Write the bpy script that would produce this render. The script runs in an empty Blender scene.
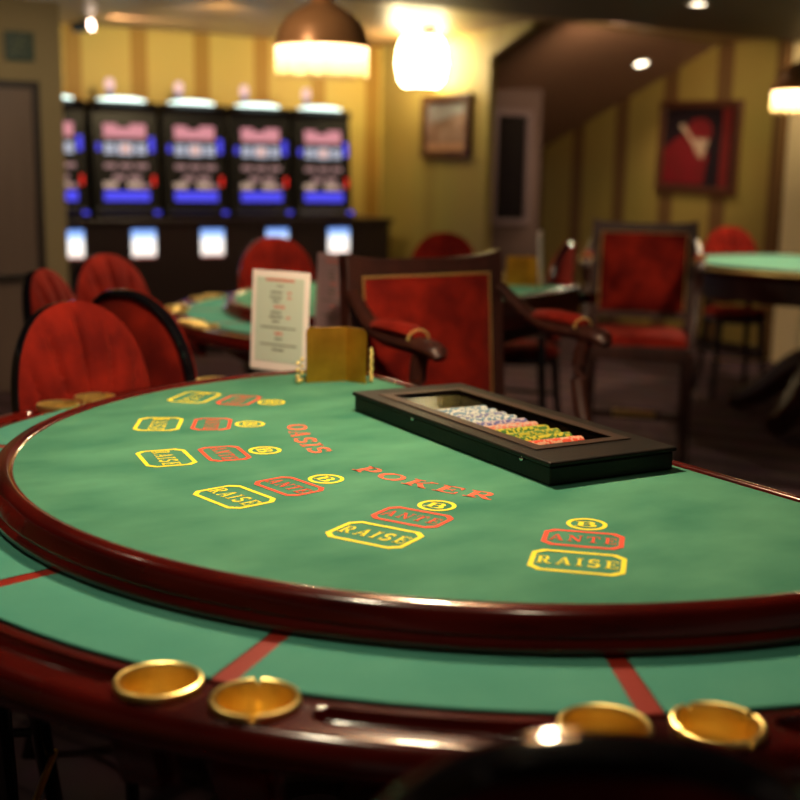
import bpy, bmesh, math, random
from mathutils import Vector, Matrix
random.seed(7)
PI = math.pi
sc = bpy.context.scene
COL = sc.collection
R = math.radians

# ------------------------------------------------------------------ helpers
def link(o):
    COL.objects.link(o); return o

def obj(name, bm, mat, parent=None, smooth=True, bevel=None):
    me = bpy.data.meshes.new(name)
    bmesh.ops.recalc_face_normals(bm, faces=bm.faces[:])
    if smooth:
        for f in bm.faces: f.smooth = True
    bm.to_mesh(me); bm.free()
    for m in (mat if isinstance(mat, (list, tuple)) else [mat]): me.materials.append(m)
    if smooth:
        try: me.set_sharp_from_angle(angle=R(38))
        except Exception: pass
    o = bpy.data.objects.new(name, me); link(o)
    if parent is not None: o.parent = parent
    if bevel:
        b = o.modifiers.new('bevel', 'BEVEL'); b.width = bevel; b.segments = 2; b.limit_method = 'ANGLE'; b.angle_limit = R(40)
    return o

def tag(o, label=None, cat=None, group=None, kind=None):
    if label: o['label'] = label
    if cat: o['category'] = cat
    if group: o['group'] = group
    if kind: o['kind'] = kind
    return o

def thing(name, label, cat, loc=(0, 0, 0), rotz=0, group=None):
    o = bpy.data.objects.new(name, None); link(o)
    o.empty_display_size = .1
    o.location = loc; o.rotation_euler = (0, 0, rotz)
    return tag(o, label, cat, group)

def kids(o): return [c for c in bpy.data.objects if c.parent == o]

def dup(root, loc, rotz, label, group=None):
    r = root.copy(); link(r); r.location = loc; r.rotation_euler = (0, 0, rotz); r['label'] = label
    if group: r['group'] = group
    for ch in kids(root):
        c = ch.copy(); link(c); c.parent = r
        for g in kids(ch):
            d = g.copy(); link(d); d.parent = c
    return r

def box(bm, c, s, M=None, mi=0):
    vs = []
    for dx in (-.5, .5):
        for dy in (-.5, .5):
            for dz in (-.5, .5):
                p = Vector((c[0]+dx*s[0], c[1]+dy*s[1], c[2]+dz*s[2]))
                vs.append(bm.verts.new(M @ p if M else p))
    for q in ((0,1,3,2),(4,6,7,5),(0,4,5,1),(2,3,7,6),(0,2,6,4),(1,5,7,3)):
        f = bm.faces.new([vs[i] for i in q]); f.material_index = mi

def B(c, s, M=None):
    bm = bmesh.new(); box(bm, c, s, M); return bm

def tube(bm, pts, rad, n=10, closed=False, flat=1.0, up=Vector((0, 0, 1)), cap=True):
    """sweep an (elliptical) section along pts; rad: number or list"""
    pts = [Vector(p) for p in pts]; k = len(pts); rings = []
    for i, p in enumerate(pts):
        a = pts[(i-1) % k] if (closed or i > 0) else p
        b = pts[(i+1) % k] if (closed or i < k-1) else p
        t = (b-a).normalized()
        s = t.cross(up)
        if s.length < 1e-4: s = t.cross(Vector((0, 1, 0)))
        s.normalize(); w = s.cross(t).normalized()
        r = rad[i] if isinstance(rad, (list, tuple)) else rad
        rings.append([bm.verts.new(p + s*(r*math.cos(2*PI*j/n)) + w*(r*flat*math.sin(2*PI*j/n))) for j in range(n)])
    m = k if closed else k-1
    for i in range(m):
        A, C2 = rings[i], rings[(i+1) % k]
        for j in range(n): bm.faces.new((A[j], A[(j+1) % n], C2[(j+1) % n], C2[j]))
    if cap and not closed:
        bm.faces.new(rings[0][::-1]); bm.faces.new(rings[-1])

def lathe(bm, prof, n=32, c=(0, 0, 0), a0=0.0, a1=2*PI, mi=0, zmod=None):
    full = abs(a1-a0-2*PI) < 1e-6
    cols = n if full else n+1
    grid = []
    for i in range(cols):
        a = a0+(a1-a0)*i/n
        col = []
        for (r, z) in prof:
            zz = z + (zmod(r, a) if zmod else 0)
            col.append(bm.verts.new((c[0]+r*math.cos(a), c[1]+r*math.sin(a), c[2]+zz)))
        grid.append(col)
    for i in range(n):
        A, C2 = grid[i], grid[(i+1) % cols]
        for j in range(len(prof)-1):
            try:
                f = bm.faces.new((A[j], C2[j], C2[j+1], A[j+1])); f.material_index = mi
            except ValueError: pass
    return grid

def prism(bm, poly, z0, z1, M=None, mi=0):
    f = lambda p, z: bm.verts.new((M @ Vector((p[0], p[1], z))) if M else Vector((p[0], p[1], z)))
    a = [f(p, z0) for p in poly]; b = [f(p, z1) for p in poly]
    fs = [bm.faces.new(a[::-1]), bm.faces.new(b)]
    for i in range(len(poly)):
        fs.append(bm.faces.new((a[i], a[(i+1) % len(a)], b[(i+1) % len(a)], b[i])))
    for q in fs: q.material_index = mi

def bez(p0, p1, p2, p3, n=12):
    out = []
    for i in range(n+1):
        t = i/n; s = 1-t
        out.append(Vector(p0)*s**3+Vector(p1)*3*s*s*t+Vector(p2)*3*s*t*t+Vector(p3)*t**3)
    return out

def sphere(bm, c, r, n=10, sz=1.0):
    prof = [(max(1e-4, r*math.cos(-PI/2+PI*i/8)), r*sz*math.sin(-PI/2+PI*i/8)) for i in range(9)]
    lathe(bm, prof, n, c)

# ------------------------------------------------------------------ materials
def mat(name, col, rough=.5, metal=0, spec=.5, coat=0, sheen=0, emit=None, es=0, noise=None, bump=None, coat_rough=.06, sheen_tint=None):
    m = bpy.data.materials.new(name); m.use_nodes = True
    nt = m.node_tree; b = nt.nodes['Principled BSDF']
    b.inputs['Base Color'].default_value = (*col, 1)
    b.inputs['Roughness'].default_value = rough
    b.inputs['Metallic'].default_value = metal
    b.inputs['Specular IOR Level'].default_value = spec
    b.inputs['Coat Weight'].default_value = coat
    b.inputs['Coat Roughness'].default_value = coat_rough
    b.inputs['Sheen Weight'].default_value = sheen
    if sheen_tint: b.inputs['Sheen Tint'].default_value = (*sheen_tint, 1)
    if emit:
        b.inputs['Emission Color'].default_value = (*emit, 1); b.inputs['Emission Strength'].default_value = es
    tc = nt.nodes.new('ShaderNodeTexCoord')
    if noise:  # (scale, col2, stretch(xyz), lo, hi)
        sc_, col2, st, lo, hi = noise
        mp = nt.nodes.new('ShaderNodeMapping'); mp.inputs['Scale'].default_value = st
        nz = nt.nodes.new('ShaderNodeTexNoise'); nz.inputs['Scale'].default_value = sc_; nz.inputs['Detail'].default_value = 5
        rp = nt.nodes.new('ShaderNodeValToRGB'); rp.color_ramp.elements[0].position = lo; rp.color_ramp.elements[1].position = hi
        rp.color_ramp.elements[0].color = (*col, 1); rp.color_ramp.elements[1].color = (*col2, 1)
        nt.links.new(tc.outputs['Object'], mp.inputs['Vector']); nt.links.new(mp.outputs['Vector'], nz.inputs['Vector'])
        nt.links.new(nz.outputs['Fac'], rp.inputs['Fac']); nt.links.new(rp.outputs['Color'], b.inputs['Base Color'])
    if bump:
        nz = nt.nodes.new('ShaderNodeTexNoise'); nz.inputs['Scale'].default_value = bump[0]; nz.inputs['Detail'].default_value = 3
        bp = nt.nodes.new('ShaderNodeBump'); bp.inputs['Strength'].default_value = bump[1]; bp.inputs['Distance'].default_value = .004
        nt.links.new(tc.outputs['Object'], nz.inputs['Vector']); nt.links.new(nz.outputs['Fac'], bp.inputs['Height'])
        nt.links.new(bp.outputs['Normal'], b.inputs['Normal'])
    return m

def emat(name, col, s):
    m = bpy.data.materials.new(name); m.use_nodes = True; nt = m.node_tree; nt.nodes.clear()
    e = nt.nodes.new('ShaderNodeEmission'); e.inputs['Color'].default_value = (*col, 1); e.inputs['Strength'].default_value = s
    o = nt.nodes.new('ShaderNodeOutputMaterial'); nt.links.new(e.outputs[0], o.inputs['Surface'])
    return m

M_felt = mat('green_felt', (.027, .165, .104), .9, sheen=.25, spec=.15, noise=(6.5, (.080, .275, .170), (1, 1.7, 1), .30, .74), bump=(500, .08), sheen_tint=(.5, .9, .6))
M_ledge = mat('ledge_felt', (.052, .255, .190), .9, sheen=.2, spec=.15, noise=(6, (.080, .305, .225), (1, 1, 1), .35, .7), bump=(500, .08), sheen_tint=(.5, .9, .7))
M_mahog = mat('mahogany_lacquer', (.032, .002, .002), .2, coat=.6, spec=.4, noise=(5, (.125, .007, .004), (1, 1, 9), .3, .75), coat_rough=.07)
M_red_wood = mat('red_lacquer_strip', (.30, .022, .012), .35, coat=.3)
M_dwood = mat('dark_stained_wood', (.026, .0065, .0045), .45, coat=.08, noise=(6, (.048, .012, .0075), (6, 6, 1), .3, .75))
M_apron = mat('dark_apron_wood', (.018, .005, .004), .45, coat=.15)
M_velvet = mat('red_velvet', (.10, .0045, .003), .85, sheen=.25, spec=.1, noise=(11, (.25, .013, .006), (1, 1, 1), .35, .7), bump=(60, .12), sheen_tint=(1, .15, .1))
M_black = mat('black_lacquer', (.006, .005, .007), .12, coat=.8, spec=.6)
M_blackwood = mat('black_wood', (.008, .006, .006), .4)
M_tray = mat('black_tray_leather', (.008, .006, .005), .5, spec=.2, coat=.04, bump=(180, .12), coat_rough=.3)
M_trayin = mat('tray_lining', (.022, .012, .010), .5)
M_brass = mat('brass', (.96, .72, .25), .33, metal=.9)
_b = M_brass.node_tree.nodes['Principled BSDF']; _b.inputs['Anisotropic'].default_value = .75
M_brassd = mat('dull_brass', (.72, .34, .035), .36, metal=.9, noise=(14, (.50, .22, .022), (1, 1, 1), .4, .7))
M_lampbrass = mat('copper_brass', (.58, .27, .11), .33, metal=.35)
M_yel = mat('yellow_print', (.95, .80, .03), .85)
M_red = mat('red_print', (.80, .075, .03), .85)
M_salmon = mat('salmon_print', (.85, .13, .06), .85)
M_wood_frame = mat('picture_frame_wood', (.075, .022, .010), .4, coat=.2)
M_beige = mat('beige_plaster', (.36, .28, .15), .8, bump=(40, .05))
M_column = mat('cream_plaster', (.85, .68, .40), .8, bump=(40, .05))
M_mauve = mat('mauve_trim', (.135, .080, .075), .7)
M_door = mat('brown_door', (.17, .11, .085), .5, noise=(3, (.20, .13, .10), (6, 6, .5), .3, .7))
M_doorframe = mat('dark_door_frame', (.022, .010, .008), .5)
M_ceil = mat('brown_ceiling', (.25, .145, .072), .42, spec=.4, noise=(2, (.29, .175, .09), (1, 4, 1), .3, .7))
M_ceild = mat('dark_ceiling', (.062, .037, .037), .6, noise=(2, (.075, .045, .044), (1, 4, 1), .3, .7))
M_slope = mat('brown_sloped_ceiling', (.25, .125, .080), .7)
M_white = mat('white_card', (1.0, .86, .82), .55)
M_cardg = mat('pale_green_paper', (.62, .68, .58), .6)
M_ink = mat('grey_ink', (.14, .14, .11), .7)
M_inkr = mat('red_ink', (.70, .16, .11), .7)
M_mirror_dark = mat('dark_opening', (.008, .005, .008), .25)
M_exit = mat('exit_green', (.018, .05, .03), .5)
M_exitw = mat('exit_pale', (.16, .19, .14), .5)
M_slot = mat('slot_cabinet_black', (.004, .003, .0035), .4, spec=.25)
M_stand = mat('slot_stand_wood', (.014, .005, .005), .4, coat=.2)
M_chrome = mat('chrome', (.6, .6, .62), .15, metal=1)
M_cord = mat('black_cord', (.01, .01, .01), .5)
E_fringe = None

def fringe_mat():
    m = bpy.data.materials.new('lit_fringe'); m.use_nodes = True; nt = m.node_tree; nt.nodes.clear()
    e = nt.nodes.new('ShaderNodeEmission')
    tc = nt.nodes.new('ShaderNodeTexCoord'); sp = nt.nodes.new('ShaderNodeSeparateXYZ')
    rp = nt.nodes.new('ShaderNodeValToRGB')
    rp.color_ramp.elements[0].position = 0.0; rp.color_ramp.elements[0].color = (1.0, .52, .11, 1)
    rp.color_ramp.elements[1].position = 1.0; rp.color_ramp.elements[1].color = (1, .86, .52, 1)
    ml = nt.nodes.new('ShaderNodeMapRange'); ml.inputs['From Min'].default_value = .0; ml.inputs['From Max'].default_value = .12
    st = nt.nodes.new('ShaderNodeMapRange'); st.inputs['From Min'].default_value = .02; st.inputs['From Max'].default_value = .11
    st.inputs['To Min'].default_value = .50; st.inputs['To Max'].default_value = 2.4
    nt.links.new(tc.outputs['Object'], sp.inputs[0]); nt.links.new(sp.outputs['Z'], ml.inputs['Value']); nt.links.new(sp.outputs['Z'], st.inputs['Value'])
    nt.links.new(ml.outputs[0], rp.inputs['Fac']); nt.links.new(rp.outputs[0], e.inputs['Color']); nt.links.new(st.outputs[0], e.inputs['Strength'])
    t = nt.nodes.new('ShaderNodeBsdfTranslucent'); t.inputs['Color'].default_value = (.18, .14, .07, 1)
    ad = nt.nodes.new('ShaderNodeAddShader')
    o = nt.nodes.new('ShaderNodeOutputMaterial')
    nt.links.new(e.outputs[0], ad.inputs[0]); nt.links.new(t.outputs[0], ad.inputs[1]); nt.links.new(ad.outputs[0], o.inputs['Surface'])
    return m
E_fringe = fringe_mat()

def glass_mat():
    m = bpy.data.materials.new('clear_lid'); m.use_nodes = True; nt = m.node_tree; nt.nodes.clear()
    g = nt.nodes.new('ShaderNodeBsdfGlossy'); g.inputs['Roughness'].default_value = .08
    t = nt.nodes.new('ShaderNodeBsdfTransparent'); t.inputs['Color'].default_value = (.93, .93, .92, 1)
    lw = nt.nodes.new('ShaderNodeLayerWeight'); pw = nt.nodes.new('ShaderNodeMath'); pw.operation = 'POWER'; pw.inputs[1].default_value = 5
    fr = nt.nodes.new('ShaderNodeMath'); fr.operation = 'MULTIPLY_ADD'; fr.inputs[1].default_value = .04; fr.inputs[2].default_value = .006
    nt.links.new(lw.outputs['Facing'], pw.inputs[0]); nt.links.new(pw.outputs[0], fr.inputs[0])
    mx = nt.nodes.new('ShaderNodeMixShader'); o = nt.nodes.new('ShaderNodeOutputMaterial')
    nt.links.new(fr.outputs[0], mx.inputs[0]); nt.links.new(t.outputs[0], mx.inputs[1]); nt.links.new(g.outputs[0], mx.inputs[2]); nt.links.new(mx.outputs[0], o.inputs['Surface'])
    return m
M_glass = glass_mat()

def stripe_mat(name, ca, cb, period, frac, off=0.0):
    """wallpaper: wide pale bands with narrow darker bands, along the wall's own length (object x)"""
    m = bpy.data.materials.new(name); m.use_nodes = True; nt = m.node_tree; b = nt.nodes['Principled BSDF']
    b.inputs['Roughness'].default_value = .55; b.inputs['Specular IOR Level'].default_value = .3
    tc = nt.nodes.new('ShaderNodeTexCoord'); sp = nt.nodes.new('ShaderNodeSeparateXYZ'); nt.links.new(tc.outputs['Object'], sp.inputs[0])
    ad = nt.nodes.new('ShaderNodeMath'); ad.operation = 'ADD'; ad.inputs[1].default_value = off
    dv = nt.nodes.new('ShaderNodeMath'); dv.operation = 'DIVIDE'; dv.inputs[1].default_value = period
    fc = nt.nodes.new('ShaderNodeMath'); fc.operation = 'FRACT'
    rp = nt.nodes.new('ShaderNodeValToRGB'); rp.color_ramp.interpolation = 'LINEAR'
    e = rp.color_ramp.elements
    e[0].position = 0; e[0].color = (*ca, 1); e[1].position = 1-frac-.02; e[1].color = (*ca, 1)
    n1 = e.new(1-frac); n1.color = (*cb, 1); n2 = e.new(.98); n2.color = (*cb, 1); n3 = e.new(1.0); n3.color = (*ca, 1)
    nz = nt.nodes.new('ShaderNodeTexNoise'); nz.inputs['Scale'].default_value = 3
    mx = nt.nodes.new('ShaderNodeMix'); mx.data_type = 'RGBA'; mx.blend_type = 'MULTIPLY'; mx.inputs[0].default_value = .25
    nt.links.new(sp.outputs['X'], ad.inputs[0]); nt.links.new(ad.outputs[0], dv.inputs[0]); nt.links.new(dv.outputs[0], fc.inputs[0])
    nt.links.new(fc.outputs[0], rp.inputs['Fac']); nt.links.new(rp.outputs[0], mx.inputs[6]); nt.links.new(nz.outputs['Color'], mx.inputs[7])
    nt.links.new(mx.outputs[2], b.inputs['Base Color'])
    return m
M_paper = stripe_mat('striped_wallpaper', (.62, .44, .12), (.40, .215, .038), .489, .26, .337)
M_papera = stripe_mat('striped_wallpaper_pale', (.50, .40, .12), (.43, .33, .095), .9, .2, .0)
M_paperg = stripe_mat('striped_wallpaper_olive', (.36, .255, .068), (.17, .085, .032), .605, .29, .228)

def carpet():
    m = bpy.data.materials.new('patterned_carpet'); m.use_nodes = True; nt = m.node_tree; b = nt.nodes['Principled BSDF']
    b.inputs['Roughness'].default_value = .95; b.inputs['Specular IOR Level'].default_value = .1
    tc = nt.nodes.new('ShaderNodeTexCoord'); mp = nt.nodes.new('ShaderNodeMapping'); mp.inputs['Rotation'].default_value = (0, 0, R(-61))
    wv = nt.nodes.new('ShaderNodeTexWave'); wv.inputs['Scale'].default_value = 1.1; wv.inputs['Distortion'].default_value = 1.5
    rp = nt.nodes.new('ShaderNodeValToRGB'); e = rp.color_ramp.elements
    e[0].position = .0; e[0].color = (.105, .06, .062, 1); e[1].position = 1; e[1].color = (.15, .09, .10, 1)
    n = e.new(.12); n.color = (.062, .034, .042, 1); n = e.new(.22); n.color = (.12, .07, .08, 1)
    nz = nt.nodes.new('ShaderNodeTexNoise'); nz.inputs['Scale'].default_value = 90
    mx = nt.nodes.new('ShaderNodeMix'); mx.data_type = 'RGBA'; mx.blend_type = 'MULTIPLY'; mx.inputs[0].default_value = .5
    nt.links.new(tc.outputs['Object'], mp.inputs[0]); nt.links.new(mp.outputs[0], wv.inputs[0]); nt.links.new(wv.outputs['Fac'], rp.inputs[0])
    nt.links.new(rp.outputs[0], mx.inputs[6]); nt.links.new(nz.outputs['Color'], mx.inputs[7]); nt.links.new(mx.outputs[2], b.inputs['Base Color'])
    return m
M_carpet = carpet()

# ------------------------------------------------------------------ constants
T = .90                     # height of the raised felt
LED = .858                  # height of the players' ledge
EYE = 1.36
CT = Vector((.163, 2.034))  # arc centre of the near table
AX = R(212.6)               # direction from the dealer to the players
ZC = 2.36                   # ceiling
e1 = Vector((.875, .485)); e2 = Vector((.485, -.875))
EDGE = -.162                # local x of the dealer's straight edge
RF = .795                   # radius of the raised felt

# ------------------------------------------------------------------ room
def wall(name, p0, p1, z0, z1, m, th=.10, flip=False):
    p0 = Vector(p0); p1 = Vector(p1); L = (p1-p0).length
    bm = bmesh.new(); box(bm, (L/2, (-th/2 if flip else th/2), (z0+z1)/2), (L, th, z1-z0))
    o = obj(name, bm, m, smooth=False); o.location = (p0.x, p0.y, 0); o.rotation_euler = (0, 0, math.atan2(p1.y-p0.y, p1.x-p0.x))
    return tag(o, kind='structure')

bm = bmesh.new(); box(bm, (0, 5.5, -.05), (13, 17, .1))
tag(obj('floor', bm, M_carpet, smooth=False), kind='structure')

corner = Vector((-.19, 10.21))
wall('wall_back', corner-e1*3.6, corner+e1*.10, 0, ZC+.05, M_paper)
# wall with the sconce: runs from the corner towards the camera's right, with the sloping header above the opening
def wallA():
    bm = bmesh.new(); th = .05
    poly = [(0, 0), (1.62, 0), (1.62, 2.17), (2.12, 2.33), (2.12, ZC+.05), (0, ZC+.05)]
    a = [bm.verts.new((x, 0, z)) for x, z in poly]; b = [bm.verts.new((x, th, z)) for x, z in poly]
    bm.faces.new(a); bm.faces.new(b[::-1])
    for i in range(len(a)): bm.faces.new((a[i], a[(i+1) % 6], b[(i+1) % 6], b[i]))
    o = obj('wall_middle', bm, M_papera, smooth=False)
    o.location = (corner.x, corner.y, 0); o.rotation_euler = (0, 0, math.atan2(e2.y, e2.x))
    return tag(o, kind='structure')
wallA()
Q1 = Vector((2.40, 9.60)); P2 = corner+e2*2.20+e1*.10
# wall of the alcove with the red painting
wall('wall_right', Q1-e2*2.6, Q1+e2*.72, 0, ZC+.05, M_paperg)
# sloping ceiling of the alcove
s_dir = -e2
def slope():
    bm = bmesh.new()
    drop = .59/1.757
    a = [Vector((P2.x, P2.y, ZC)), Vector((Q1.x, Q1.y, ZC))]
    c = Q1+s_dir*2.6; d = P2+s_dir*2.6
    b = [Vector((c.x, c.y, ZC-drop*2.6)), Vector((d.x, d.y, ZC-drop*2.6))]
    lo = [bm.verts.new(p) for p in a+b]; hi = [bm.verts.new(p+Vector((0, 0, .08))) for p in a+b]
    bm.faces.new(lo); bm.faces.new(hi[::-1])
    for i in range(4): bm.faces.new((lo[i], lo[(i+1) % 4], hi[(i+1) % 4], hi[i]))
    return tag(obj('ceiling_slope', bm, M_slope, smooth=False), kind='structure')
slope()
# block with the dark narrow opening at the back of the alcove
nr = Vector((1.08, 9.75)); nl = nr-e1*.62
wall('wall_alcove', nl, nr, 0, ZC, M_mauve, th=.3)
def niche():
    t = wall('window_1', nl, nr, 0, 0.02, M_mauve, th=.02, flip=True)
    bpy.data.objects.remove(t)
    d = (nr-nl).normalized(); n = e2
    def at(px):   # distance along the wall where a vertical line of the opening stands
        return px
    bm = bmesh.new(); box(bm, (0, -.004, 0), (.28, .008, .80))
    o = obj('window_1', bm, M_mirror_dark, smooth=False)
    c = nr-d*.295+n*.005
    o.location = (c.x, c.y, 1.405); o.rotation_euler = (0, 0, math.atan2(d.y, d.x)); tag(o, kind='structure')
    bm = bmesh.new()
    for (x, z, w, h) in ((-.16, 0, .04, .88), (.16, 0, .04, .88), (0, .42, .28, .04), (0, -.42, .28, .04)):
        box(bm, (x, -.02, z), (w, .04, h))
    obj('window_frame', bm, mat('mauve_window_frame', (.22, .15, .17), .5), o, smooth=False, bevel=.004)
niche()
# column and the wall beyond it
cc = Q1+e2*.84
bm = bmesh.new(); box(bm, (0, 0, (ZC+.04)/2), (.42, .24, ZC+.04))
o = obj('trim_1', bm, M_column, smooth=False, bevel=.006); o.location = (cc.x+.22, cc.y+.09, 0); o.rotation_euler = (0, 0, math.atan2(e1.y, e1.x)); tag(o, kind='structure')
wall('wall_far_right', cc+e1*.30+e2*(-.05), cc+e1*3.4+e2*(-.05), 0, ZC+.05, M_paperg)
wall('baseboard_right', Q1-e2*2.0+(-e1)*.015, Q1+e2*.70+(-e1)*.015, 0, .10, M_doorframe, th=.015)
wall('baseboard_back', corner-e1*3.6+e2*.015, corner+e2*.015-e1*.02, 0, .10, M_doorframe, th=.012)
wr = cc+e1*3.4
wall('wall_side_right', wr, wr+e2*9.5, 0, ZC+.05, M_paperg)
# ceilings
def slab(name, poly, z0, z1, m):
    bm = bmesh.new(); prism(bm, poly, z0, z1); return tag(obj(name, bm, m, smooth=False), kind='structure')
LP = Vector((.634, 7.60))
def ext(p, a, b): v = p+e1*a+e2*b; return (v.x, v.y)
slab('ceiling', [ext(LP, -5.5, .2), ext(LP, -5.5, -3.6), ext(corner, .12, -.12), ext(P2, 0.0, 0), (Q1.x, Q1.y), ext(Q1, 3.5, .0), ext(LP, 5.6, .2)], ZC, ZC+.1, M_ceil)
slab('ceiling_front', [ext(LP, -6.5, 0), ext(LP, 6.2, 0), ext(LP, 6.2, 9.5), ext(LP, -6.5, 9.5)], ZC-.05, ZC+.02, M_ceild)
# dark wall with the door on the left
dw1 = Vector((-2.055, 7.4)); dw0 = dw1-e1*4.4
wall('wall_left', dw0, dw1, 0, ZC-.05, M_beige, th=.16)
wall('wall_side_left', dw0+e2*9.0, dw0, 0, ZC-.05, M_beige)
def door():
    d = e1; c = dw1-d*.395
    rot = math.atan2(d.y, d.x)
    bm = bmesh.new(); box(bm, (0, -.012, .90), (.42, .024, 1.80))
    o = obj('door_1', bm, M_door, smooth=False, bevel=.004); o.location = (c.x, c.y, 0); o.rotation_euler = (0, 0, rot); tag(o, kind='structure')
    bm = bmesh.new()
    box(bm, (.232, -.02, .915), (.045, .04, 1.83)); box(bm, (-.25, -.02, .915), (.08, .04, 1.83)); box(bm, (-.01, -.02, 1.8225), (.53, .04, .045))
    obj('door_frame', bm, M_doorframe, o, smooth=False, bevel=.004)
    bm = bmesh.new(); tube(bm, [(-.19, -.06, .70), (.19, -.06, .70)], .016, 10)
    for x in (-.17, .17): tube(bm, [(x, -.06, .70), (x, -.02, .70)], .010, 8)
    obj('push_bar', bm, M_blackwood, o)
    s = thing('exit_sign', 'small dark green exit sign on the shadowed wall above the door', 'sign', (dw1.x-.245*d.x, dw1.y-.245*d.y, 2.04), rot)
    obj('sign_plate', B((0, -.012, 0), (.17, .02, .17)), M_exit, s, smooth=False, bevel=.004)
    bm = bmesh.new()
    sphere(bm, (.012, -.024, .047), .014, 10)
    for pts in ([(0, -.024, .03), (-.01, -.024, -.01)], [(-.01, -.024, -.01), (.025, -.024, -.03), (.022, -.024, -.06)], [(-.01, -.024, -.01), (-.03, -.024, -.035), (-.055, -.024, -.04)],
                [(0, -.024, .028), (.03, -.024, .01), (.045, -.024, .02)], [(0, -.024, .028), (-.03, -.024, .02), (-.04, -.024, 0)]):
        tube(bm, pts, .0075, 6)
    obj('running_figure', bm, M_exitw, s)
door()

# ------------------------------------------------------------------ lettering (wide slab-serif shapes, drawn as polygons)
def arcpts(cx, cy, rx, ry, a0, a1, n=12):
    return [(cx+rx*math.cos(R(a0+(a1-a0)*i/n)), cy+ry*math.sin(R(a0+(a1-a0)*i/n))) for i in range(n+1)]
def band(pts, w):      # quads along a polyline; w number or list (half widths)
    out = []; L = []; k = len(pts)
    for i in range(k):
        a = Vector(pts[max(0, i-1)]); b = Vector(pts[min(k-1, i+1)]); t = (b-a).normalized(); n = Vector((-t.y, t.x))
        h = w[i] if isinstance(w, list) else w
        p = Vector(pts[i]); L.append((p+n*h, p-n*h))
    for i in range(k-1): out.append([L[i][0], L[i+1][0], L[i+1][1], L[i][1]])
    return out
def rc(x0, y0, x1, y1): return [[(x0, y0), (x1, y0), (x1, y1), (x0, y1)]]
S_ = .09
def bowl_w(n, lo, hi): return [lo+(hi-lo)*math.sin(PI*i/n) for i in range(n+1)]
GL = {
 'I': (.46, rc(.13, 0, .33, 1)+rc(0, 0, .46, S_)+rc(0, 1-S_, .46, 1)),
 'A': (1.0, band([(.48, 1), (.12, .03)], .045)+band([(.50, .98), (.86, .03)], .10)+rc(.22, .28, .74, .37)+rc(0, 0, .32, S_)+rc(.64, 0, 1.0, S_)),
 'R': (1.0, rc(.12, 0, .33, 1)+rc(0, 0, .46, S_)+rc(0, 1-S_, .5, 1)+rc(.33, .44, .5, .53)+band(arcpts(.5, .72, .22, .235, 90, -90), bowl_w(12, .045, .10))+band([(.46, .48), (.82, .03)], .09)+rc(.72, 0, 1.0, S_)),
 'S': (.86, band(arcpts(.43, .73, .30, .225, 35, 270), bowl_w(12, .05, .10))+band(arcpts(.43, .27, .32, .225, 90, -145), bowl_w(12, .06, .10))+rc(.66, .70, .74, 1)+rc(.06, 0, .14, .32)),
 'E': (.90, rc(.12, 0, .33, 1)+rc(0, 0, .86, S_)+rc(0, 1-S_, .84, 1)+rc(.33, .46, .6, .55)+rc(.78, 0, .86, .32)+rc(.76, .70, .84, 1)+rc(.55, .36, .62, .65)),
 'N': (1.04, rc(.12, 0, .21, 1)+rc(.83, 0, .92, 1)+band([(.16, .98), (.86, .02)], .10)+rc(0, 0, .34, S_)+rc(.70, 1-S_, 1.04, 1)+rc(0, 1-S_, .22, 1)),
 'T': (.92, rc(.36, 0, .56, 1)+rc(.22, 0, .70, S_)+rc(0, 1-S_, .92, 1)+rc(0, .68, .08, 1)+rc(.84, .68, .92, 1)),
 'B': (.92, rc(.12, 0, .33, 1)+rc(0, 0, .5, S_)+rc(0, 1-S_, .48, 1)+rc(.33, .47, .5, .55)+band(arcpts(.46, .74, .22, .215, 90, -90), bowl_w(12, .045, .10))+band(arcpts(.49, .275, .26, .232, 90, -90), bowl_w(12, .045, .11))),
 'P': (.88, rc(.12, 0, .33, 1)+rc(0, 0, .48, S_)+rc(0, 1-S_, .5, 1)+rc(.33, .38, .5, .47)+band(arcpts(.48, .69, .26, .265, 90, -90), bowl_w(12, .045, .11))),
 'O': (1.04, band(arcpts(.52, .5, .42, .44, 0, 360, 28), [.10 if abs(math.cos(2*PI*i/28)) > .6 else .06 for i in range(29)])),
 'K': (1.02, rc(.12, 0, .33, 1)+rc(0, 0, .46, S_)+rc(0, 1-S_, .46, 1)+band([(.36, .42), (.82, .95)], .045)+band([(.46, .55), (.84, .04)], .10)+rc(.66, 1-S_, .98, 1)+rc(.70, 0, 1.02, S_)),
}
def frame2(a, r, c0):   # local frame on the felt: x = reader's right, y = towards the dealer
    p = Vector((c0[0]+r*math.cos(a), c0[1]+r*math.sin(a)))
    return p, Vector((-math.sin(a), math.cos(a))), Vector((-math.cos(a), -math.sin(a)))
def addpoly(bm, poly, fr, ox, oy, sx, sy, z):
    p, X, Y = fr
    vs = []
    for q in poly:
        v = p+X*(ox+q[0]*sx)+Y*(oy+q[1]*sy); vs.append(bm.verts.new((v.x, v.y, z)))
    try: bm.faces.new(vs)
    except ValueError: pass
def word(bm, w, fr, width, height, z, gap=.20):
    tot = sum(GL[c][0] for c in w)+gap*(len(w)-1); s = width/tot; x = -width/2
    for c in w:
        for poly in GL[c][1]: addpoly(bm, poly, fr, x, -height/2, s, height, z)
        x += (GL[c][0]+gap)*s
def octo(w, h, c): return [(-w+c, -h), (w-c, -h), (w, -h+c), (w, h-c), (w-c, h), (-w+c, h), (-w, h-c), (-w, -h+c)]
def octring(bm, fr, w, h, c, t, z):
    o = octo(w, h, c); i = octo(w-t, h-t, c*.85)
    for k in range(8): addpoly(bm, [o[k], o[(k+1) % 8], i[(k+1) % 8], i[k]], fr, 0, 0, 1, 1, z)

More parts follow.
